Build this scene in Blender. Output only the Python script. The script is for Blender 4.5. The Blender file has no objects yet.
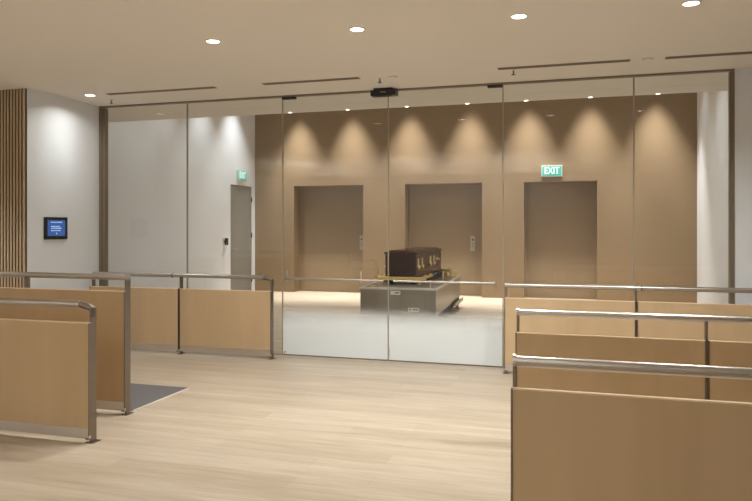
import bpy, bmesh, math, random
from mathutils import Vector, Matrix
random.seed(4)
C = bpy.context.scene.collection
PI = math.pi

# ------------------------------------------------------------------ helpers
def lin(c):
    return c / 12.92 if c <= 0.04045 else ((c + 0.055) / 1.055) ** 2.4
def rgb(r, g, b):
    return (lin(r / 255), lin(g / 255), lin(b / 255), 1)

def mat(name, col, rough=0.5, metal=0.0, spec=0.5, emit=None, es=0.0):
    m = bpy.data.materials.new(name); m.use_nodes = True
    b = m.node_tree.nodes['Principled BSDF']
    b.inputs['Base Color'].default_value = col
    b.inputs['Roughness'].default_value = rough
    b.inputs['Metallic'].default_value = metal
    b.inputs['Specular IOR Level'].default_value = spec
    if emit:
        b.inputs['Emission Color'].default_value = emit
        b.inputs['Emission Strength'].default_value = es
    return m

def noise_mat(name, c1, c2, scale, rough=0.5, metal=0.0, spec=0.5, nscale=1.0, detail=4, rr=None, bump=0.0):
    """colour varies between c1 and c2 with a stretched noise (scale = xyz stretch)"""
    m = mat(name, c1, rough, metal, spec); nt = m.node_tree; N = nt.nodes; L = nt.links
    b = N['Principled BSDF']
    tc = N.new('ShaderNodeTexCoord'); mp = N.new('ShaderNodeMapping'); mp.inputs['Scale'].default_value = scale
    nz = N.new('ShaderNodeTexNoise'); nz.inputs['Scale'].default_value = nscale; nz.inputs['Detail'].default_value = detail
    cr = N.new('ShaderNodeValToRGB'); cr.color_ramp.elements[0].position = .3; cr.color_ramp.elements[1].position = .7
    cr.color_ramp.elements[0].color = c1; cr.color_ramp.elements[1].color = c2
    L.new(tc.outputs['Object'], mp.inputs['Vector']); L.new(mp.outputs[0], nz.inputs['Vector'])
    L.new(nz.outputs['Fac'], cr.inputs['Fac']); L.new(cr.outputs[0], b.inputs['Base Color'])
    if bump:
        bp = N.new('ShaderNodeBump'); bp.inputs['Strength'].default_value = bump; bp.inputs['Distance'].default_value = .002
        L.new(nz.outputs['Fac'], bp.inputs['Height']); L.new(bp.outputs[0], b.inputs['Normal'])
    return m

def floor_mat():
    m = mat('oak_vinyl', rgb(206, 186, 160), .38, 0, .4); nt = m.node_tree; N = nt.nodes; L = nt.links
    b = N['Principled BSDF']
    tc = N.new('ShaderNodeTexCoord')
    br = N.new('ShaderNodeTexBrick')
    br.inputs['Scale'].default_value = 1.0
    br.inputs['Brick Width'].default_value = 1.25; br.inputs['Row Height'].default_value = .19
    br.inputs['Mortar Size'].default_value = .0012; br.inputs['Bias'].default_value = 0
    br.inputs['Color1'].default_value = rgb(203, 189, 171); br.inputs['Color2'].default_value = rgb(192, 176, 156)
    br.inputs['Mortar'].default_value = rgb(182, 164, 143)
    br.offset = .37; br.squash = 1
    L.new(tc.outputs['Object'], br.inputs['Vector'])
    def streak(sc, s, c):
        mp = N.new('ShaderNodeMapping'); mp.inputs['Scale'].default_value = sc
        nz = N.new('ShaderNodeTexNoise'); nz.inputs['Scale'].default_value = s; nz.inputs['Detail'].default_value = 5
        nz.inputs['Roughness'].default_value = .6
        L.new(tc.outputs['Object'], mp.inputs['Vector']); L.new(mp.outputs[0], nz.inputs['Vector'])
        cr = N.new('ShaderNodeValToRGB')
        cr.color_ramp.elements[0].position = .32; cr.color_ramp.elements[1].position = .68
        cr.color_ramp.elements[0].color = c; cr.color_ramp.elements[1].color = (1, 1, 1, 1)
        L.new(nz.outputs['Fac'], cr.inputs['Fac'])
        return cr.outputs[0]
    prev = br.outputs['Color']
    for o in (streak((.7, 9, 1), 1.0, (.80, .775, .745, 1)), streak((2.6, 34, 1), 1.0, (.84, .825, .80, 1))):
        mx = N.new('ShaderNodeMix'); mx.data_type = 'RGBA'; mx.blend_type = 'MULTIPLY'; mx.inputs['Factor'].default_value = 1
        L.new(prev, mx.inputs['A']); L.new(o, mx.inputs['B']); prev = mx.outputs['Result']
    L.new(prev, b.inputs['Base Color'])
    return m

def glass_mat():
    m = bpy.data.materials.new('clear_glass'); m.use_nodes = True; nt = m.node_tree; N = nt.nodes; L = nt.links
    N.clear(); out = N.new('ShaderNodeOutputMaterial')
    g = N.new('ShaderNodeNewGeometry')
    dt = N.new('ShaderNodeVectorMath'); dt.operation = 'DOT_PRODUCT'
    L.new(g.outputs['Incoming'], dt.inputs[0]); L.new(g.outputs['Normal'], dt.inputs[1])
    def mth(op, a, v=None, v0=None):
        n = N.new('ShaderNodeMath'); n.operation = op
        if v0 is not None: n.inputs[0].default_value = v0; L.new(a, n.inputs[1])
        else:
            L.new(a, n.inputs[0])
            if v is not None: n.inputs[1].default_value = v
        return n.outputs[0]
    a = mth('ABSOLUTE', dt.outputs['Value'])
    i = mth('SUBTRACT', a, v0=1.0)
    p = mth('POWER', i, 5.0)
    q = mth('MULTIPLY', p, .96)
    f = mth('ADD', q, .035)
    tr = N.new('ShaderNodeBsdfTransparent'); tr.inputs['Color'].default_value = (.975, .98, .975, 1)
    gl = N.new('ShaderNodeBsdfGlossy'); gl.inputs['Roughness'].default_value = .0
    mx = N.new('ShaderNodeMixShader')
    L.new(f, mx.inputs[0]); L.new(tr.outputs[0], mx.inputs[1]); L.new(gl.outputs[0], mx.inputs[2])
    L.new(mx.outputs[0], out.inputs['Surface'])
    return m

def film_mat():
    m = bpy.data.materials.new('frosted_gradient_film'); m.use_nodes = True; nt = m.node_tree; N = nt.nodes; L = nt.links
    N.clear(); out = N.new('ShaderNodeOutputMaterial')
    tc = N.new('ShaderNodeTexCoord'); sp = N.new('ShaderNodeSeparateXYZ')
    L.new(tc.outputs['Object'], sp.inputs[0])
    mr = N.new('ShaderNodeMapRange'); mr.interpolation_type = 'SMOOTHSTEP'
    mr.inputs['From Min'].default_value = .34; mr.inputs['From Max'].default_value = .63
    mr.inputs['To Min'].default_value = .97; mr.inputs['To Max'].default_value = 0
    L.new(sp.outputs['Z'], mr.inputs['Value'])
    tr = N.new('ShaderNodeBsdfTransparent')
    df = N.new('ShaderNodeBsdfDiffuse'); df.inputs['Color'].default_value = (.905, .945, .965, 1)
    tl = N.new('ShaderNodeBsdfTranslucent'); tl.inputs['Color'].default_value = (.905, .945, .965, 1)
    mm = N.new('ShaderNodeMixShader'); mm.inputs[0].default_value = .25
    L.new(df.outputs[0], mm.inputs[1]); L.new(tl.outputs[0], mm.inputs[2])
    mx = N.new('ShaderNodeMixShader')
    L.new(mr.outputs[0], mx.inputs[0]); L.new(tr.outputs[0], mx.inputs[1]); L.new(mm.outputs[0], mx.inputs[2])
    L.new(mx.outputs[0], out.inputs['Surface'])
    return m

# bmesh primitives -------------------------------------------------
def box(bm, x0, x1, y0, y1, z0, z1, bev=0.0, M=None):
    r = bmesh.ops.create_cube(bm, size=1.0)
    vs = r['verts']
    bmesh.ops.scale(bm, vec=(x1 - x0, y1 - y0, z1 - z0), verts=vs)
    bmesh.ops.translate(bm, vec=((x0 + x1) / 2, (y0 + y1) / 2, (z0 + z1) / 2), verts=vs)
    if bev:
        es = list({e for v in vs for e in v.link_edges})
        rr = bmesh.ops.bevel(bm, geom=es, offset=bev, segments=2, affect='EDGES', profile=.5)
        vs = list({v for f in rr['faces'] for v in f.verts} | {v for v in vs if v.is_valid})
    if M: bmesh.ops.transform(bm, matrix=M, verts=vs)
    return bm

def cyl(bm, p0, p1, r, seg=20, r2=None):
    p0 = Vector(p0); p1 = Vector(p1); d = p1 - p0
    q = bmesh.ops.create_cone(bm, cap_ends=True, segments=seg, radius1=r, radius2=r if r2 is None else r2, depth=d.length)
    M = Matrix.Translation((p0 + p1) / 2) @ d.to_track_quat('Z', 'Y').to_matrix().to_4x4()
    bmesh.ops.transform(bm, matrix=M, verts=q['verts'])
    return bm

def tube(bm, pts, r, seg=16):
    """swept round tube through pts with end caps (parallel transport frame)"""
    pts = [Vector(p) for p in pts]; rings = []
    t0 = (pts[1] - pts[0]).normalized()
    up = Vector((0, 0, 1)) if abs(t0.z) < .9 else Vector((0, 1, 0))
    n = t0.cross(up).normalized()
    for i, p in enumerate(pts):
        a = (pts[i] - pts[i - 1]).normalized() if i else None
        b = (pts[i + 1] - pts[i]).normalized() if i < len(pts) - 1 else None
        t = (a + b).normalized() if a and b else (a or b)
        k = 1.0
        if a and b: k = 1 / max(.5, t.dot(a))
        n = (n - t * n.dot(t)).normalized(); bb = t.cross(n)
        rings.append([bm.verts.new(p + (n * math.cos(2 * PI * j / seg) + bb * math.sin(2 * PI * j / seg)) * r) for j in range(seg)])
    for i in range(len(rings) - 1):
        for j in range(seg):
            bm.faces.new((rings[i][j], rings[i][(j + 1) % seg], rings[i + 1][(j + 1) % seg], rings[i + 1][j]))
    bm.faces.new(rings[0][::-1]); bm.faces.new(rings[-1])
    return bm

def obj(name, bm, m, parent=None, smooth=False):
    bmesh.ops.recalc_face_normals(bm, faces=bm.faces)
    me = bpy.data.meshes.new(name); bm.to_mesh(me); bm.free()
    me.materials.append(m)
    if smooth:
        for p in me.polygons: p.use_smooth = True
        try: me.set_sharp_from_angle(angle=math.radians(35))
        except Exception: pass
    o = bpy.data.objects.new(name, me); C.objects.link(o)
    if parent: o.parent = parent
    return o

def B(*a, **k): return box(bmesh.new(), *a, **k)
def CY(*a, **k): return cyl(bmesh.new(), *a, **k)

def tag(o, label=None, cat=None, group=None, kind=None):
    if label: o['label'] = label
    if cat: o['category'] = cat
    if group: o['group'] = group
    if kind: o['kind'] = kind
    return o

def thing(name, label, cat, loc=(0, 0, 0), rotz=0, group=None):
    o = bpy.data.objects.new(name, None); C.objects.link(o)
    o.location = loc; o.rotation_euler = (0, 0, rotz); o.empty_display_size = .1
    return tag(o, label, cat, group)

def struct(name, bm, m, label, cat):
    return tag(obj(name, bm, m), label, cat, None, 'structure')

def struct_root(name, label, cat, loc=(0, 0, 0)):
    o = thing(name, label, cat, loc); o['kind'] = 'structure'; return o

def dup(root, loc, rotz=0, label=None, group=None):
    r = root.copy(); C.objects.link(r); r.location = loc; r.rotation_euler = (0, 0, rotz)
    if label: r['label'] = label
    if group: r['group'] = group
    for ch in list(root.children):
        c = ch.copy(); C.objects.link(c); c.parent = r
        for g in ch.children:
            d = g.copy(); C.objects.link(d); d.parent = c
    return r

def text_bm(body, size, depth):
    cu = bpy.data.curves.new('t', 'FONT'); cu.body = body; cu.size = size; cu.extrude = depth
    cu.align_x = 'CENTER'; cu.align_y = 'CENTER'; cu.offset = size * .018
    o = bpy.data.objects.new('t', cu); C.objects.link(o)
    dg = bpy.context.evaluated_depsgraph_get(); dg.update()
    me = bpy.data.meshes.new_from_object(o.evaluated_get(dg))
    bm = bmesh.new(); bm.from_mesh(me)
    bpy.data.objects.remove(o); bpy.data.curves.remove(cu); bpy.data.meshes.remove(me)
    return bm

# ------------------------------------------------------------------ materials
M = {}
M['floor'] = floor_mat()
M['ceiling'] = mat('ceiling_paint', rgb(240, 233, 223), .9, 0, .1)
M['white'] = mat('white_wall_paint', rgb(224, 226, 229), .75, 0, .25)
M['brown'] = noise_mat('brown_wall_paint', rgb(141, 119, 92), rgb(144, 122, 95), (1, 1, 1), .55, 0, .3, .8)
M['door_brown'] = noise_mat('brown_door_laminate', rgb(140, 120, 95), rgb(144, 124, 99), (20, 1, 1.2), .5, 0, .3)
M['door_grey'] = mat('grey_door_paint', rgb(132, 128, 120), .5)
M['panel'] = noise_mat('maple_laminate', rgb(190, 163, 128), rgb(198, 171, 136), (7, 7, .7), .36, 0, .45, 1.0, 5)
M['panel_lit_edge'] = mat('maple_lit_edge', rgb(232, 206, 172), .4)  # paler than the panels: downlight catching their top edges, put into the colour
M['steel'] = noise_mat('brushed_steel', (.50, .47, .44, 1), (.55, .52, .49, 1), (1, 1, 1), .31, 1.0, .5, 3)
M['steel_flat'] = mat('satin_steel_bar', (.26, .22, .185, 1), .38, 1.0)
M['kick'] = mat('satin_steel_kick_plate', (.70, .67, .64, 1), .42, 1.0)
M['cab'] = noise_mat('brushed_steel_cabinet', (.31, .29, .25, 1), (.35, .325, .285, 1), (1.5, 1.5, 40), .36, 1.0, .5, 1.0)
M['bronze'] = mat('bronze_channel', rgb(128, 114, 96), .5, .2)
M['darkgap'] = mat('dark_gasket', rgb(40, 34, 28), .6)
M['seal'] = mat('grey_edge_seal', rgb(158, 147, 130), .35)
M['glass'] = glass_mat()
M['film'] = film_mat()
M['slat'] = noise_mat('oak_slat', rgb(200, 177, 147), rgb(186, 161, 131), (30, 30, 1.5), .5)
M['slat_back'] = mat('dark_slat_backing', rgb(38, 27, 18), .8)
M['black'] = mat('black_plastic', rgb(14, 14, 15), .35)
M['blackmat'] = mat('black_rubber', rgb(24, 23, 22), .7)
M['screen'] = mat('blue_screen', rgb(30, 60, 120), .2, 0, .5, rgb(62, 104, 172), .75)
M['screen_text'] = mat('screen_text', rgb(150, 180, 220), .4, 0, .5, rgb(170, 200, 235), .8)
M['exit_green'] = mat('exit_sign_green', rgb(62, 158, 144), .4, 0, .4, rgb(88, 186, 170), .6)
M['exit_white'] = mat('exit_sign_white', rgb(230, 245, 240), .4, 0, .4, rgb(215, 245, 236), .75)
M['exit_frame'] = mat('exit_sign_housing', rgb(205, 222, 215), .4)
M['lamp_on'] = mat('downlight_diffuser', (1, 1, 1, 1), .5, 0, .5, (1, .95, .87, 1), 9)
M['trim'] = mat('white_trim_ring', rgb(235, 230, 222), .5)
M['mahogany'] = noise_mat('mahogany_varnish', rgb(28, 4, 4), rgb(58, 16, 5), (14, 1.2, 14), .2, 0, .12, 1.0, 5)
M['gold'] = mat('polished_brass', (.92, .72, .31, 1), .34, 1.0)
M['goldplastic'] = mat('gold_handle', (.90, .72, .38, 1), .35, .7)
M['label'] = mat('white_label', rgb(232, 230, 224), .5)
M['ink'] = mat('label_ink', rgb(70, 70, 72), .6)
M['mat'] = noise_mat('grey_floor_mat', rgb(98, 95, 96), rgb(108, 105, 105), (1, 1, 1), .6, 0, .3, 90)
M['matedge'] = mat('light_mat_edging', rgb(215, 205, 192), .4)
M['slot'] = mat('slot_aluminium', rgb(150, 134, 114), .5)
M['slotdark'] = mat('slot_dark', rgb(64, 52, 42), .8)
M['plate'] = mat('steel_control_plate', rgb(178, 172, 160), .4, .3)

# ------------------------------------------------------------------ dimensions (metres; camera stands at the origin, X along the glass, Y towards it)
GY = 7.75            # glass plane
CZ = 3.14            # hall ceiling
XL, XR = -6.135, 1.44   # ends of the glass wall
BY = 15.3            # brown wall face
BXL, BXR = -7.667, 2.165
BK = 8.95            # edge of the low ceiling in the back room
HZ = 5.15             # ceiling of the back room
HXL, HXR, HYB = -9.5, 5.0, -6.0

# ------------------------------------------------------------------ the setting
struct('floor', B(-9.7, 5.2, -6.2, 15.9, -.1, 0), M['floor'], 'pale oak plank floor running from the hall through under the glass wall', 'floor')
struct('ceiling', B(-9.7, 5.2, -6.2, BK, CZ, CZ + .06), M['ceiling'], 'flat off-white hall ceiling with recessed downlights and slots', 'ceiling')
struct('ceiling_back', B(BXL - .1, BXR + .1, BK, 15.9, HZ, HZ + .1), M['ceiling'], 'high white ceiling of the room behind the glass', 'ceiling')
struct('trim_1', B(BXL - .1, BXR + .1, BK - .1, BK, CZ + .06, HZ + .1), M['white'], 'upstand where the ceiling rises behind the glass', 'bulkhead')
# left wall block (white return + face that carries the slats)
bm = bmesh.new(); box(bm, -9.7, XL, 6.49, GY + .12, 0, CZ)
struct('wall_left', bm, M['white'], 'white side wall carrying the small wall screen, left of the glass', 'wall')
struct('wall_right', B(XR, 5.2, GY - .02, GY + .12, 0, CZ), M['white'], 'white wall at the right end of the glass', 'wall')
struct('wall_hall_left', B(HXL - .2, HXL, -6.2, 6.49, 0, CZ), M['white'], 'white far left wall of the hall', 'wall')
struct('wall_hall_right', B(HXR, HXR + .2, -6.2, GY - .02, 0, CZ), M['white'], 'white far right wall of the hall', 'wall')
struct('wall_hall_rear', B(-9.7, 5.2, HYB - .2, HYB, 0, CZ), M['white'], 'white rear wall of the hall', 'wall')
# back room side walls
sd0, sd1, sdt = 14.085, 15.143, 2.515
bm = bmesh.new()
box(bm, BXL - .12, BXL, GY + .12, sd0, 0, HZ); box(bm, BXL - .12, BXL, sd1, 15.9, 0, HZ); box(bm, BXL - .12, BXL, sd0, sd1, sdt, HZ)
struct('wall_back_left', bm, M['white'], 'white side wall with the grey door, seen through the left panes', 'wall')
struct('wall_back_right', B(BXR, BXR + .12, GY + .12, 15.9, 0, HZ), M['white'], 'white side wall seen through the rightmost pane', 'wall')
# brown wall with three deep door openings
OP = [(-6.642, -4.915), (-3.913, -2.168), (-1.262, .241)]
OT = 2.525
bm = bmesh.new(); xs = [BXL]
for a, b in OP: xs += [a, b]
xs.append(BXR)
for i in range(0, len(xs), 2): box(bm, xs[i], xs[i + 1], BY, 15.9, 0, HZ)
for a, b in OP: box(bm, a, b, BY, 15.9, OT, HZ)
struct('wall_back', bm, M['brown'], 'tall brown wall with three deep door openings', 'wall')
names = ['brown door in the left opening of the brown wall', 'brown door in the middle opening behind the coffin', 'brown door in the right opening under the exit sign']
for i, (a, b) in enumerate(OP):
    r = struct_root('door_%d' % (i + 1), names[i], 'door', ((a + b) / 2, 15.62, 0)); w = (b - a) / 2
    bm = bmesh.new()
    box(bm, -w + .03, w - .03, 0, .06, .008, OT - .03, .002)
    obj('leaf', bm, M['door_brown'], r)
    bm = bmesh.new(); box(bm, -w, -w + .03, -.03, .1, 0, OT); box(bm, w - .03, w, -.03, .1, 0, OT); box(bm, -w + .03, w - .03, -.03, .1, OT - .03, OT)
    obj('door_frame', bm, M['door_brown'], r)
# grey side door
r = struct_root('door_4', 'narrow grey door in the white side wall under the left exit sign', 'door', (BXL, (sd0 + sd1) / 2, 0)); w = (sd1 - sd0) / 2
obj('leaf', B(-.07, -.012, -w + .012, w - .012, .008, sdt - .012, .002), M['door_grey'], r)
for z in (.3, 1.35, 2.2):
    obj('hinge', B(-.012, .008, w - .02, w - .002, z - .06, z + .06), M['blackmat'], r)
h = obj('lever_handle', CY((-.012, -w + .1, 1.05), (.05, -w + .1, 1.05), .011), M['steel'], r, True)
obj('lever', CY((.05, -w + .1, 1.05), (.05, -w + .21, 1.05), .01), M['steel'], h, True)

# glass wall: top channel, jambs, floor channel
struct('trim_2', B(XL, XR, GY - .03, GY + .03, CZ - .018, CZ), M['bronze'], 'thin bronze head channel along the top of the glass', 'channel')
bm = bmesh.new(); box(bm, XL, XL + .04, GY - .03, GY + .05, 0, CZ - .024, .003); box(bm, XL + .04, XL + .085, GY - .015, GY + .05, 0, CZ - .024, .003)
struct('trim_3', bm, M['bronze'], 'bronze jamb at the left end of the glass', 'jamb')
bm = bmesh.new(); box(bm, XR - .022, XR, GY - .03, GY + .05, 0, CZ - .024, .003); box(bm, XR - .045, XR - .022, GY - .015, GY + .05, 0, CZ - .024, .003)
struct('trim_4', bm, M['bronze'], 'bronze jamb at the right end of the glass', 'jamb')
bm = bmesh.new(); box(bm, XL + .085, -3.513, GY - .012, GY + .012, 0, .012); box(bm, -.866, XR - .045, GY - .012, GY + .012, 0, .012)
struct('trim_5', bm, M['seal'], 'slim floor channel under the fixed panes', 'channel')
J = [XL + .085, -4.825, -3.513, -2.181, -.866, .492, XR - .045]
fx = [(0, 'leftmost clear fixed glass pane beside the bronze jamb'), (1, 'clear fixed glass pane between the left joint and the door leaf'),
      (4, 'clear fixed glass pane right of the door leaf, behind the right railings'), (5, 'rightmost clear fixed glass pane beside the right jamb')]
for n, (k, lab) in enumerate(fx):
    a, b = J[k], J[k + 1]
    r = struct_root('window_%d' % (n + 1), lab, 'glass pane', ((a + b) / 2, GY, 0)); w = (b - a) / 2
    obj('pane', B(-w + .006, w - .006, -.006, .006, .012, CZ - .024), M['glass'], r)
    bm = bmesh.new()
    if k in (0, 4): box(bm, w - .011, w - .001, -.008, .008, .012, CZ - .024)
    else: box(bm, -w + .001, -w + .007, -.008, .008, .012, CZ - .024)
    obj('edge_seal', bm, M['seal'], r)
# two glass door leaves with gradient frosting and long push bars
for n, k in enumerate((2, 3)):
    a, b = J[k], J[k + 1]
    lab = ['left glass door leaf, frosted at the bottom, with steel push bar', 'right glass door leaf, frosted at the bottom, with steel push bar'][n]
    r = struct_root('door_%d' % (5 + n), lab, 'glass door', ((a + b) / 2, GY, 0)); w = (b - a) / 2
    obj('pane', B(-w + .006, w - .006, -.006, .006, .012, CZ - .03), M['glass'], r)
    obj('frosted_film', B(-w + .008, w - .008, -.0085, -.0075, .014, 3.10), M['film'], r)
    s = -1 if n == 0 else 1
    bm = bmesh.new(); box(bm, min(s * w, s * (w - .17)), max(s * w, s * (w - .17)), -.032, .032, CZ - .045, CZ - .02, .003)
    obj('pivot_patch', bm, M['darkgap'], r)
    bm = bmesh.new(); box(bm, s * w - .006, s * w + .006, -.008, .008, .012, CZ - .03)
    if n == 0: box(bm, w - .006, w + .004, -.008, .008, .012, CZ - .03)
    obj('edge_seal', bm, M['seal'], r)
    obj('bottom_seal', B(-w + .006, w - .006, -.01, .01, .002, .012), M['bronze'], r)
    x0, x1 = [(-3.462, -2.225), (-2.105, -.945)][n]; cx = (a + b) / 2; x0 -= cx; x1 -= cx
    pb = obj('push_bar', tube(bmesh.new(), [(x0, -.055, .93), (x1, -.055, .93)], .0135, 14), M['steel'], r, True)
    for xs_ in ([x0 + .012, -2.511 - cx] if n == 0 else [-1.682 - cx, x1 - .012]):
        bm = bmesh.new(); cyl(bm, (xs_, -.055, .93), (xs_, -.006, .93), .010, 12)
        hi, lo = (1.03, .90) if n == 0 else (.945, .85)
        box(bm, xs_ - .008, xs_ + .008, -.014, -.006, lo, hi, .002)
        obj('bar_bracket', bm, M['steel'], pb, True)
    bm = CY((s * (w - .04), -.012, .04), (s * (w - .04), -.03, .04), .012) if n == 0 else B(-w + .004, -w + .016, -.02, -.008, .05, .16, .002)
    obj('floor_lock', bm, M['steel'], r)

# wall slats on the hall side, left edge of the picture
r = thing('slat_panel', 'vertical oak slat wall cladding beside the white side wall', 'wall cladding', (0, 0, 0))
obj('backing_board', B(HXL + .002, XL - .004, 6.474, 6.488, 0, CZ - .001), M['slat_back'], r)
bm = bmesh.new(); x = XL - .010
box(bm, x - .030, x, 6.463, 6.476, .0, CZ - .002, .001); x -= .052
while x > HXL + .05:
    box(bm, x - .023, x, 6.463, 6.476, .0, CZ - .002, .001); x -= .0445
obj('slats', bm, M['slat'], r)

# ------------------------------------------------------------------ railings
RAILR = .025
def railing(lab, x_end, x_far, y, posts, rz, ptop, end, seams=True, collars=(), pfar=None, inner=.11):
    """x_end = end nearest the aisle, x_far = other end; posts listed as X of intermediate posts"""
    s = 1 if x_far > x_end else -1
    r = thing('barrier_railing', lab, 'railing', (x_end, y, 0), 0, 'wood panelled queue railings')
    X = lambda v: v - x_end
    allp = [x_end] + list(posts) + [x_far]
    # handrail
    bm = bmesh.new()
    if end == 'elbow':
        L = .10
        tube(bm, [(s * (L + .01), 0, rz), (X(x_far), 0, rz)], RAILR, 20)
    else:
        tube(bm, [(s * .004, 0, rz), (X(x_far), 0, rz)], RAILR, 20)
    hr = obj('handrail', bm, M['steel'], r, True)
    if end == 'elbow':
        bm = tube(bmesh.new(), [(s * .112, 0, rz), (s * .10, 0, rz), (s * .035, 0, rz - .016), (s * .003, 0, rz - .03), (0, 0, rz - .085)], RAILR, 16)
        obj('elbow', bm, M['steel_flat'], hr, False)
        obj('collar', tube(bmesh.new(), [(s * .105, 0, rz), (s * .121, 0, rz)], RAILR + .004, 20), M['steel'], hr, True)
    else:
        bm = tube(bmesh.new(), [(-s * .008, 0, rz), (s * .006, 0, rz)], RAILR + .008, 20)
        obj('end_cap', bm, M['steel'], hr, True)
    for cxx in collars:
        obj('collar', tube(bmesh.new(), [(X(cxx) - .008, 0, rz), (X(cxx) + .008, 0, rz)], RAILR + .005, 20), M['steel_flat'], hr, True)
    # posts: flat bar on edge with a base plate
    for i, px in enumerate(allp):
        d = X(px)
        off = 0.0
        bm = B(d - .008, d + .008, -.028 + off, .028 + off, .006, rz - RAILR * .7, .0015)
        p = obj('post', bm, M['steel_flat'], r)
        obj('base_plate', B(d - .03, d + .03, -.045 + off, .045 + off, 0, .006, .001), M['steel_flat'], p)
    # panels between posts (or one run in front of the inner posts)
    spans = list(zip(allp[:-1], allp[1:])) if seams else [(allp[0], allp[-1])]
    for a, b in spans:
        ends = []
        for v in (a, b):
            inner_side = 1 if (X(b) + X(a)) / 2 > X(v) else -1
            ends.append(X(v) + (-.009 if v in (x_end, x_far) else .011) * inner_side)
        lo, hi = sorted(ends)
        pn = obj('panel', B(lo, hi, -.054, -.030, .108, ptop - .007, .0015), M['panel'], r)
        obj('top_edge', B(lo, hi, -.054, -.030, ptop - .007, ptop, .0008), M['panel_lit_edge'], pn)
        kp = obj('kick_plate', B(lo, hi, -.050, -.034, .035, .108), M['kick'], r)
        obj('clip', B(lo + .004, lo + .03, -.056, -.028, .03, .04), M['steel_flat'], kp)
        obj('clip', B(hi - .03, hi - .004, -.056, -.028, .03, .04), M['steel_flat'], kp)
        # slim steel edge channels gripping the panel ends
        for e in (lo, hi):
            obj('edge_channel', B(e - .005, e + .005, -.057, -.026, .06, ptop - .002), M['steel_flat'], r)
    return r

railing('left railing nearest the viewer, lower panel with a bent rail end', -3.40, -7.2, 4.215, [-5.3], .988, .865, 'elbow', seams=False)
railing('tall left railing standing beside the grey floor mat', -3.634, -7.4, 4.929, [-4.66, -5.9], 1.133, 1.022, 'cap', seams=False)
railing('left railing along the glass wall, with two panels', -3.525, -6.02, 7.475, [-4.74], .955, .80, 'elbow', collars=(-4.858,))
railing('right railing nearest the viewer, its rail lowest in the picture', -.305, 3.5, 3.212, [1.15, 2.4], .94, .828, 'cap')
railing('middle right railing, between the nearest one and the one at the glass', -.459, 3.5, 5.058, [.771, 2.05], .94, .803, 'cap')
railing('right railing along the glass wall in front of the fixed panes', -.803, 3.7, 7.462, [.492, 1.80, 2.9], .935, .806, 'cap', collars=(.545,))

# grey floor mat
r = thing('floor_mat', 'dark grey floor mat lying beside the tall left railing', 'mat', (-4.33, 5.45, 0))
obj('mat_surface', B(-.68, .68, -.43, .43, 0, .006), M['mat'], r)
bm = bmesh.new(); box(bm, .68, .692, -.43, .43, 0, .007)
obj('edging', bm, M['matedge'], r)

# ------------------------------------------------------------------ steel trolley, brass bier, coffin
a = math.radians(3.2)
tx, ty = -2.738, 10.25        # centre of the trolley's front edge
W, Lg, H = .604, 3.09, .62
r = thing('steel_trolley', 'long brushed steel trolley cabinet carrying the coffin behind the glass', 'trolley', (tx, ty, 0), a)
obj('body', B(-W + .015, W - .015, .012, Lg - .012, .20, H - .03, .004), M['cab'], r)
tr_ = obj('top_tray', B(-W + .004, W - .004, .004, Lg - .004, H - .03, H - .008, .002), M['cab'], r)
bm = bmesh.new()
for q in ((-W, -W + .035, 0, Lg), (W - .035, W, 0, Lg), (-W + .035, W - .035, 0, .05), (-W + .035, W - .035, Lg - .05, Lg)): box(bm, *q, H - .03, H, .002)
obj('tray_rim', bm, M['kick'], tr_)
fw = 2 * W
def fr(t): return -W + t * fw
for t0, t1 in ((.0, .03), (.035, .535), (.54, .845), (.85, .94), (.945, .998)):
    obj('front_panel', B(fr(t0) + .016 * (t0 == 0), fr(t1) - .014 * (t1 > .99), .002, .012, .10, H - .034, .002), M['cab'], r)
obj('skirt', B(-W + .05, W - .05, .06, Lg - .06, .09, .20), M['blackmat'], r)
bm = bmesh.new(); box(bm, W - .015, W + .05, 1.9, Lg - .02, .15, .17, .002); box(bm, W + .042, W + .05, 1.9, Lg - .02, .13, .20, .002)
obj('side_bumper', bm, M['cab'], r)
for sx in (-1, 1):
    for yy in (.25, Lg - .12):
        c = obj('caster', CY((sx * (W - .05) - .02, yy, .06), (sx * (W - .05) + .02, yy, .06), .06, 20), M['blackmat'], r, True)
        obj('caster_fork', B(sx * (W - .05) - .03, sx * (W - .05) + .03, yy - .03, yy + .03, .10, .20), M['steel_flat'], c)
for t0, t1, z0, z1, n in ((.408, .535, .515, .575, 1), (.635, .775, .262, .325, 2)):
    l = obj('label_plate', B(fr(t0), fr(t1), -.001, .002, z0, z1), M['label'], r)
    w_ = fr(t1) - fr(t0)
    bm = bmesh.new()
    for q in range(4):
        x0 = fr(t0) + w_ * (.45 + .12 * q); box(bm, x0, x0 + w_ * .085, -.0018, -.001, z0 + .018 + .004 * (q % 2), z1 - .018)
    obj('label_print', bm, M['ink'], l)
    if n == 2: obj('label_icon', B(fr(t0) + w_ * .12, fr(t0) + w_ * .24, -.0018, -.001, z0 + .018, z1 - .016), M['ink'], l)

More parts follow.
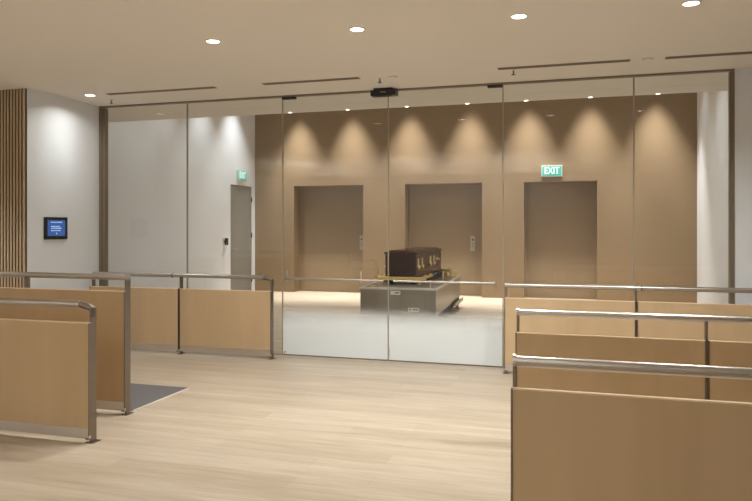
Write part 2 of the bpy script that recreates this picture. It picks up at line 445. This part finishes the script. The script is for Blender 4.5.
# brass coffin bier on the trolley
bx, by = -2.875, 10.93
r = thing('coffin_bier', 'brass roller frame between the coffin and the steel trolley', 'bier', (bx, by, H))
hw, bl = .375, 2.26; zb = .078
bm = bmesh.new(); box(bm, -hw, hw, -.06, -.022, zb - .012, zb + .046, .006)
obj('cross_rail', bm, M['gold'], r)
obj('cross_rail', B(-hw, hw, bl + .022, bl + .06, zb - .012, zb + .046, .006), M['gold'], r)
for s in (-1, 1):
    obj('side_rail', B(s * (hw - .03) - .02, s * (hw - .03) + .02, .03, .85, zb, zb + .04, .005), M['gold'], r)
    for yy in (0, bl):
        p = obj('corner_bracket', B(s * hw - .05, s * hw + .05, yy - .05, yy + .05, zb - .012, zb + .05, .012), M['gold'], r)
        obj('corner_knob', CY((s * hw, yy - .052, zb + .026), (s * hw, yy - .085, zb + .026), .028, 16), M['gold'], p, True)
        obj('leg', CY((s * (hw - .05), yy, 0), (s * (hw - .05), yy, zb - .01), .028, 16), M['gold'], r, True)
    for q in (.32, .72):
        bm = CY((s * (hw - .03), q - .05, zb + .04), (s * (hw - .03), q + .05, zb + .04), .022, 14)
        obj('guide_roller', bm, M['gold'], r, True)
# upright stop pins
obj('stop_pin', CY((-hw - .01, .02, zb + .045), (-hw - .01, .02, zb + .19), .012, 12), M['gold'], r, True)
obj('stop_pin', CY((hw + .09, 1.2, .0), (hw + .09, 1.2, .145), .016, 12), M['gold'], r, True)
for q in range(8):
    yy = .22 + q * .24
    obj('roller', CY((-hw + .07, yy, zb + .0), (hw - .07, yy, zb + .0), .026, 14), M['blackmat'], r, True)
obj('bed', B(-hw + .06, hw - .06, .06, bl - .06, .02, .05), M['blackmat'], r)
for s in (-1, 1):
    obj('bed_foot', B(s * .2 - .05, s * .2 + .05, .08, .18, 0, .02), M['blackmat'], r)
    obj('bed_foot', B(s * .2 - .05, s * .2 + .05, 1.85, 1.95, 0, .02), M['blackmat'], r)

# loose brass blocks on the trolley top
g = thing('brass_stop_block', 'larger brass stop block at the far right corner of the trolley top', 'stop block', (-2.35, 12.93, H), a, 'brass stop blocks on the trolley')
obj('block', B(-.055, .055, -.05, .05, 0, .105, .008), M['gold'], g)
obj('pin', CY((-.085, .05, 0), (-.085, .05, .20), .012, 12), M['gold'], g, True)
obj('cap_plate', B(-.06, .06, -.055, .055, .105, .115, .002), M['gold'], g)
g = thing('brass_stop_block', 'small brass stop block at the near left corner of the trolley top', 'stop block', (-3.17, 10.40, H), 0, 'brass stop blocks on the trolley')
obj('block', B(-.03, .03, -.03, .03, 0, .022, .006), M['gold'], g)
obj('cap_plate', CY((0, 0, .022), (0, 0, .03), .022, 16), M['gold'], g, True)

# coffin
cz = H + .1045
r = thing('coffin', 'polished dark mahogany coffin with gold cross handles on the brass bier', 'coffin', (-2.893, 11.0, cz), math.radians(.4))
cw, cl, ch = .255, 2.17, .385
def taper(bm_list):
    pass
bm = bmesh.new()
box(bm, -cw, cw, 0, cl, 0, ch, .006)
obj('coffin_body', bm, M['mahogany'], r)
bm = bmesh.new(); box(bm, -cw - .012, cw + .012, -.012, cl + .012, 0, .028, .008)
obj('base_moulding', bm, M['mahogany'], r)
# lid: overhanging rim with sloped sides up to a raised flat panel
bm = bmesh.new()
box(bm, -cw - .02, cw + .02, -.02, cl + .02, ch, ch + .026, .009)
def frustum(bm, b, t, z0, z1):
    v = [bm.verts.new((x, y, z0)) for x, y in ((b[0], b[2]), (b[1], b[2]), (b[1], b[3]), (b[0], b[3]))]
    u = [bm.verts.new((x, y, z1)) for x, y in ((t[0], t[2]), (t[1], t[2]), (t[1], t[3]), (t[0], t[3]))]
    bm.faces.new(v[::-1]); bm.faces.new(u)
    for i in range(4): bm.faces.new((v[i], v[(i + 1) % 4], u[(i + 1) % 4], u[i]))
lid = obj('lid', bm, M['mahogany'], r)
bm = bmesh.new(); frustum(bm, (-cw + .01, cw - .01, .02, cl - .02), (-cw + .07, cw - .07, .12, cl - .12), ch + .024, ch + .058)
obj('lid_panel', bm, M['mahogany'], lid)
def cross(bm, y, x, z, k=1.0):
    # upright drop handle shaped like a cross, standing off the side
    box(bm, x, x + .022, y - .019, y + .019, z - .07 * k, z + .085 * k, .006)
    box(bm, x + .002, x + .04, y - .062, y + .062, z - .062 * k, z - .036 * k, .008)
    cyl(bm, (x + .01, y, z - .075 * k), (x + .042, y, z - .075 * k), .021, 14)
for s in (1, -1):
    for (y0, y1) in ((.16, .44), (1.12, 1.42)):
        for y in (y0, y1):
            bm = bmesh.new(); cross(bm, y, cw, .225)
            if s < 0:
                bmesh.ops.scale(bm, vec=(-1, 1, 1), verts=bm.verts)
            obj('handle', bm, M['goldplastic'], r)
for s in (1, -1):
    bm = CY((s * cw, 1.86, .22), (s * (cw + .03), 1.86, .22), .022, 14)
    obj('rosette', bm, M['goldplastic'], r, True)

# ------------------------------------------------------------------ signs, plates, devices
def exit_sign(lab, loc, rotz):
    r = thing('exit_sign', lab, 'sign', loc, rotz, 'green exit signs')
    obj('housing', B(-.216, .216, -.045, 0, -.120, .120, .004), M['exit_frame'], r)
    f = obj('sign_face', B(-.200, .200, -.048, -.045, -.100, .100), M['exit_green'], r)
    bm = text_bm('EXIT', .205, .0015)
    bmesh.ops.transform(bm, matrix=Matrix.Translation((0, -.050, 0)) @ Matrix.Rotation(PI / 2, 4, 'X') @ Matrix.Diagonal((.74, 1, 1, 1)), verts=bm.verts)
    obj('lettering', bm, M['exit_white'], f)
    return r
exit_sign('green EXIT sign on the brown wall above the right door', (-.678, BY, 2.745), 0)
exit_sign('green EXIT sign on the white side wall above the grey door', (BXL, 14.575, 2.746), PI / 2)

def control(lab, x):
    r = thing('door_control_plate', lab, 'control plate', (x, 15.62, 1.18), 0, 'door control plates')
    obj('plate', B(-.052, .052, -.014, 0, -.168, .168, .004), M['plate'], r)
    obj('key_switch', CY((0, -.014, .085), (0, -.022, .085), .022, 16), M['black'], r, True)
    for z in (-.01, -.07):
        obj('button', CY((0, -.014, z), (0, -.020, z), .017, 16), M['steel_flat'], r, True)
control('steel control plate at the right edge of the left brown door', -5.045)
control('steel control plate beside the middle brown door, right of the coffin', -2.421)

r = thing('wall_card_reader', 'small black card reader on the white side wall before the grey door', 'card reader', (BXL, 13.80, 1.23))
obj('back_plate', B(0, .03, -.075, .075, -.085, .085, .004), M['label'], r)
obj('reader_body', B(.03, .075, -.04, .06, -.08, .075, .008), M['black'], r)
obj('latch_box', B(.03, .06, -.07, -.04, -.03, .02, .004), M['black'], r)

# wall screen on the left white wall
r = thing('wall_screen', 'black framed blue touch screen on the white side wall', 'screen', (XL, 6.932, 1.535))
obj('bezel', B(0, .018, -.19, .19, -.133, .133, .004), M['black'], r)
sc = obj('display', B(.018, .0195, -.145, .145, -.092, .097), M['screen'], r)
bm = bmesh.new()
for (u0, u1, z) in ((-.095, .095, .072), (-.09, .055, .022), (-.09, .08, .0), (-.09, .07, -.028)):
    u = u0
    while u < u1:
        q = min(u1, u + random.uniform(.014, .036)); box(bm, .0195, .0201, u, q, z - .006, z + .006); u = q + .006
box(bm, .0195, .0201, -.008, .008, -.07, -.055)
obj('screen_writing', bm, M['screen_text'], sc)
obj('camera_dot', CY((.018, 0, -.113), (.0195, 0, -.113), .004, 10), M['steel_flat'], r)

# motion sensor over the doors
r = thing('door_sensor', 'black automatic door sensor on the ceiling above the glass doors', 'sensor', (-2.205, 7.685, CZ))
obj('mounting_plate', B(-.12, .10, -.06, .05, -.022, 0, .003), M['blackmat'], r)
bm = B(-.155, .145, -.065, .055, -.085, -.02, .005)
hb = obj('housing', bm, M['black'], r)
bm = bmesh.new()
for i in range(4):
    box(bm, -.035 + i * .016, -.023 + i * .016, -.0665, -.065, -.052 - .003 * (i % 2), -.044)
obj('maker_mark', bm, M['plate'], hb)
obj('lens_strip', B(-.10, .09, -.05, .02, -.088, -.085), M['darkgap'], r)

# ------------------------------------------------------------------ ceiling fixtures
WARM = (.985, 1, .97)
def lamp_area(loc, watts, size=.13, spread=150, col=WARM, parent=None):
    l = bpy.data.lights.new('lamp', 'AREA'); l.shape = 'DISK'; l.size = size; l.energy = watts; l.color = col
    l.spread = math.radians(spread)
    o = bpy.data.objects.new('lamp', l); C.objects.link(o); o.location = loc
    if parent: o.parent = parent
    return o
def lamp_spot(loc, watts, deg, blend=.6, rad=.04, col=WARM, tilt=(0, 0)):
    l = bpy.data.lights.new('spot', 'SPOT'); l.energy = watts; l.color = col
    l.spot_size = math.radians(deg); l.spot_blend = blend; l.shadow_soft_size = rad
    o = bpy.data.objects.new('spot', l); C.objects.link(o); o.location = loc
    o.rotation_euler = (tilt[0], tilt[1], 0)
    return o

def ring_bm(r0, r1, z0, z1, seg=32):
    bm = bmesh.new(); rs = []
    for rr, z in ((r0, z1), (r0, z0), (r1, z0), (r1, z1)):
        rs.append([bm.verts.new((rr * math.cos(2 * PI * j / seg), rr * math.sin(2 * PI * j / seg), z)) for j in range(seg)])
    for i in range(4):
        for j in range(seg):
            bm.faces.new((rs[i][j], rs[i][(j + 1) % seg], rs[(i + 1) % 4][(j + 1) % seg], rs[(i + 1) % 4][j]))
    return bm

def downlight(lab, x, y, rad, group):
    r = thing('downlight', lab, 'ceiling light', (x, y, CZ), 0, group)
    obj('trim_ring', ring_bm(rad, rad + .012, -.006, 0), M['trim'], r, True)
    obj('diffuser', CY((0, 0, -.004), (0, 0, 0), rad, 28), M['lamp_on'], r, True)
    return r
HALLW = 49
hall = [(-3.045, 5.288, 'first hall downlight from the left in the row of four'), (-1.753, 5.301, 'second hall downlight from the left, left of the door sensor'),
        (-.476, 5.326, 'third hall downlight from the left in the row of four'), (.721, 5.368, 'rightmost hall downlight at the top right of the picture')]
d0 = None
for x, y, lab in hall:
    d0 = downlight(lab, x, y, .054, 'hall ceiling downlights') if d0 is None else dup(d0, (x, y, CZ), 0, lab)
    lamp_area((x, y, CZ - .012), HALLW, .10)
dup(d0, (-5.71, 7.025, CZ), 0, 'hall downlight in the corner by the white side wall and glass')
lamp_spot((-5.71, 7.025, CZ - .02), 30, 96, 1, .06, (.88, .97, 1))
lamp_area((-5.71, 7.025, CZ - .012), 8, .10)
# unseen lamps continuing the grid of the hall behind and beside the viewer
for yy in (1.6, -1.2, -4.0):
    for xx in (-7.9, -5.4, -2.9, -.4, 2.1):
        lamp_area((xx, yy, CZ - .012), 2, .16, 115)
lamp_area((-7.6, 5.0, CZ - .012), HALLW, .12, 115)
# added fill lights, unseen behind the viewer, aimed up to brighten the hall ceiling
for yy in (-.6, -2.4, -4.2):
    for xx in (-7.0, -4.0, -1.5):
        o = lamp_area((xx, yy, 2.0), 45, .8, 180); o.rotation_euler = (PI, 0, 0)

edge = [(-3.912, 8.88), (-3.074, 8.885), (-2.251, 8.885), (-1.449, 8.89), (-.709, 8.89), (.063, 8.89), (.831, 8.89)]
words = ['leftmost', 'second from the left', 'third from the left', 'middle', 'third from the right', 'second from the right', 'rightmost']
e0 = None
for (x, y), w in zip(edge, words):
    lab = '%s of the seven tiny lights along the ceiling edge behind the glass' % w
    e0 = downlight(lab, x, y, .026, 'tiny lights along the ceiling edge') if e0 is None else dup(e0, (x, y, CZ), 0, lab)

# linear slot diffusers
slots = [(-5.472, -4.024, 'leftmost linear air slot in the ceiling in front of the glass'), (-3.427, -2.302, 'second linear air slot from the left, left of the door sensor'),
         (-.838, .413, 'third linear air slot from the left, right of the door sensor'), (.721, 2.1, 'rightmost linear air slot in the ceiling at the picture edge')]
for x0, x1, lab in slots:
    r = thing('air_slot', lab, 'air vent', ((x0 + x1) / 2, 7.04, CZ), 0, 'linear ceiling air slots'); w = (x1 - x0) / 2
    bm = bmesh.new(); box(bm, -w, w, -.042, -.032, -.005, 0); box(bm, -w, w, .032, .042, -.005, 0); box(bm, -w, w, -.005, .005, -.005, 0)
    box(bm, -w, -w + .008, -.032, .032, -.005, 0); box(bm, w - .008, w, -.032, .032, -.005, 0)
    obj('slot_frame', bm, M['slot'], r)
    obj('slot_core', B(-w + .008, w - .008, -.032, .032, -.002, 0), M['slotdark'], r)

def sprinkler(lab, x, y):
    r = thing('ceiling_sprinkler', lab, 'sprinkler', (x, y, CZ), 0, 'ceiling sprinklers')
    obj('escutcheon', CY((0, 0, -.006), (0, 0, .002), .032, 20), M['trim'], r, True)
    obj('stem', CY((0, 0, -.045), (0, 0, -.006), .008, 12), M['steel_flat'], r, True)
    obj('deflector', CY((0, 0, -.052), (0, 0, -.045), .02, 16), M['steel_flat'], r, True)
sprinkler('small sprinkler head near the left end of the glass', -5.665, 7.36)
sprinkler('small sprinkler head under the third air slot', -.694, 7.14)
sprinkler('small sprinkler head in front of the black door sensor', -2.10, 7.12)
for x, y, lab in ((-1.949, 7.107, 'flat white cover disc on the ceiling beside the door sensor'), (.571, 7.04, 'flat white cover disc between the two right air slots')):
    r = thing('ceiling_cover_disc', lab, 'ceiling disc', (x, y, CZ), 0, 'ceiling cover discs')
    obj('disc', CY((0, 0, -.008), (0, 0, -.002), .045, 28), M['trim'], r, True)
    obj('rim', CY((0, 0, -.002), (0, 0, .002), .05, 28), M['slot'], r, True)

# wall washers of the back room (hidden above the ceiling edge)
for x in (-6.487, -5.159, -3.783, -2.419, -1.156, .121, 1.375):
    lamp_spot((x, BY - .47, HZ - .12), 1650, 52, 1, .06, (1, .985, .95))
for y, e in ((14.15, 560), (12.8, 300), (11.4, 150), (10.2, 120)):
    lamp_spot((BXL + .55, y, HZ - .12), e, 70, 1, .05, (.93, .99, 1))
for y in (14.35, 12.6, 10.9):
    lamp_spot((BXR - .55, y, HZ - .12), 100, 70, 1, .05, (.97, 1, 1))
for x in (-4.2, -1.9, .5):
    for y in (10.3, 12.6):
        lamp_area((x, y, HZ - .02), 29, .2, 104, (.95, 1, 1))

# ------------------------------------------------------------------ world, camera, view
w = bpy.data.worlds.new('world'); bpy.context.scene.world = w; w.use_nodes = True
w.node_tree.nodes['Background'].inputs['Color'].default_value = (.05, .05, .05, 1)
cam = bpy.data.cameras.new('camera'); co = bpy.data.objects.new('camera', cam); C.objects.link(co)
co.location = (0, 0, 1.55); co.rotation_euler = (PI / 2, 0, math.atan(209 / 695))
cam.sensor_width = 36; cam.lens = 695 / 752 * 36; cam.shift_y = -23.5 / 752; cam.clip_start = .05
bpy.context.scene.camera = co
vs = bpy.context.scene.view_settings
vs.view_transform = 'Standard'; vs.look = 'None'; vs.gamma = 1; vs.use_curve_mapping = False
vs.exposure = -0.40
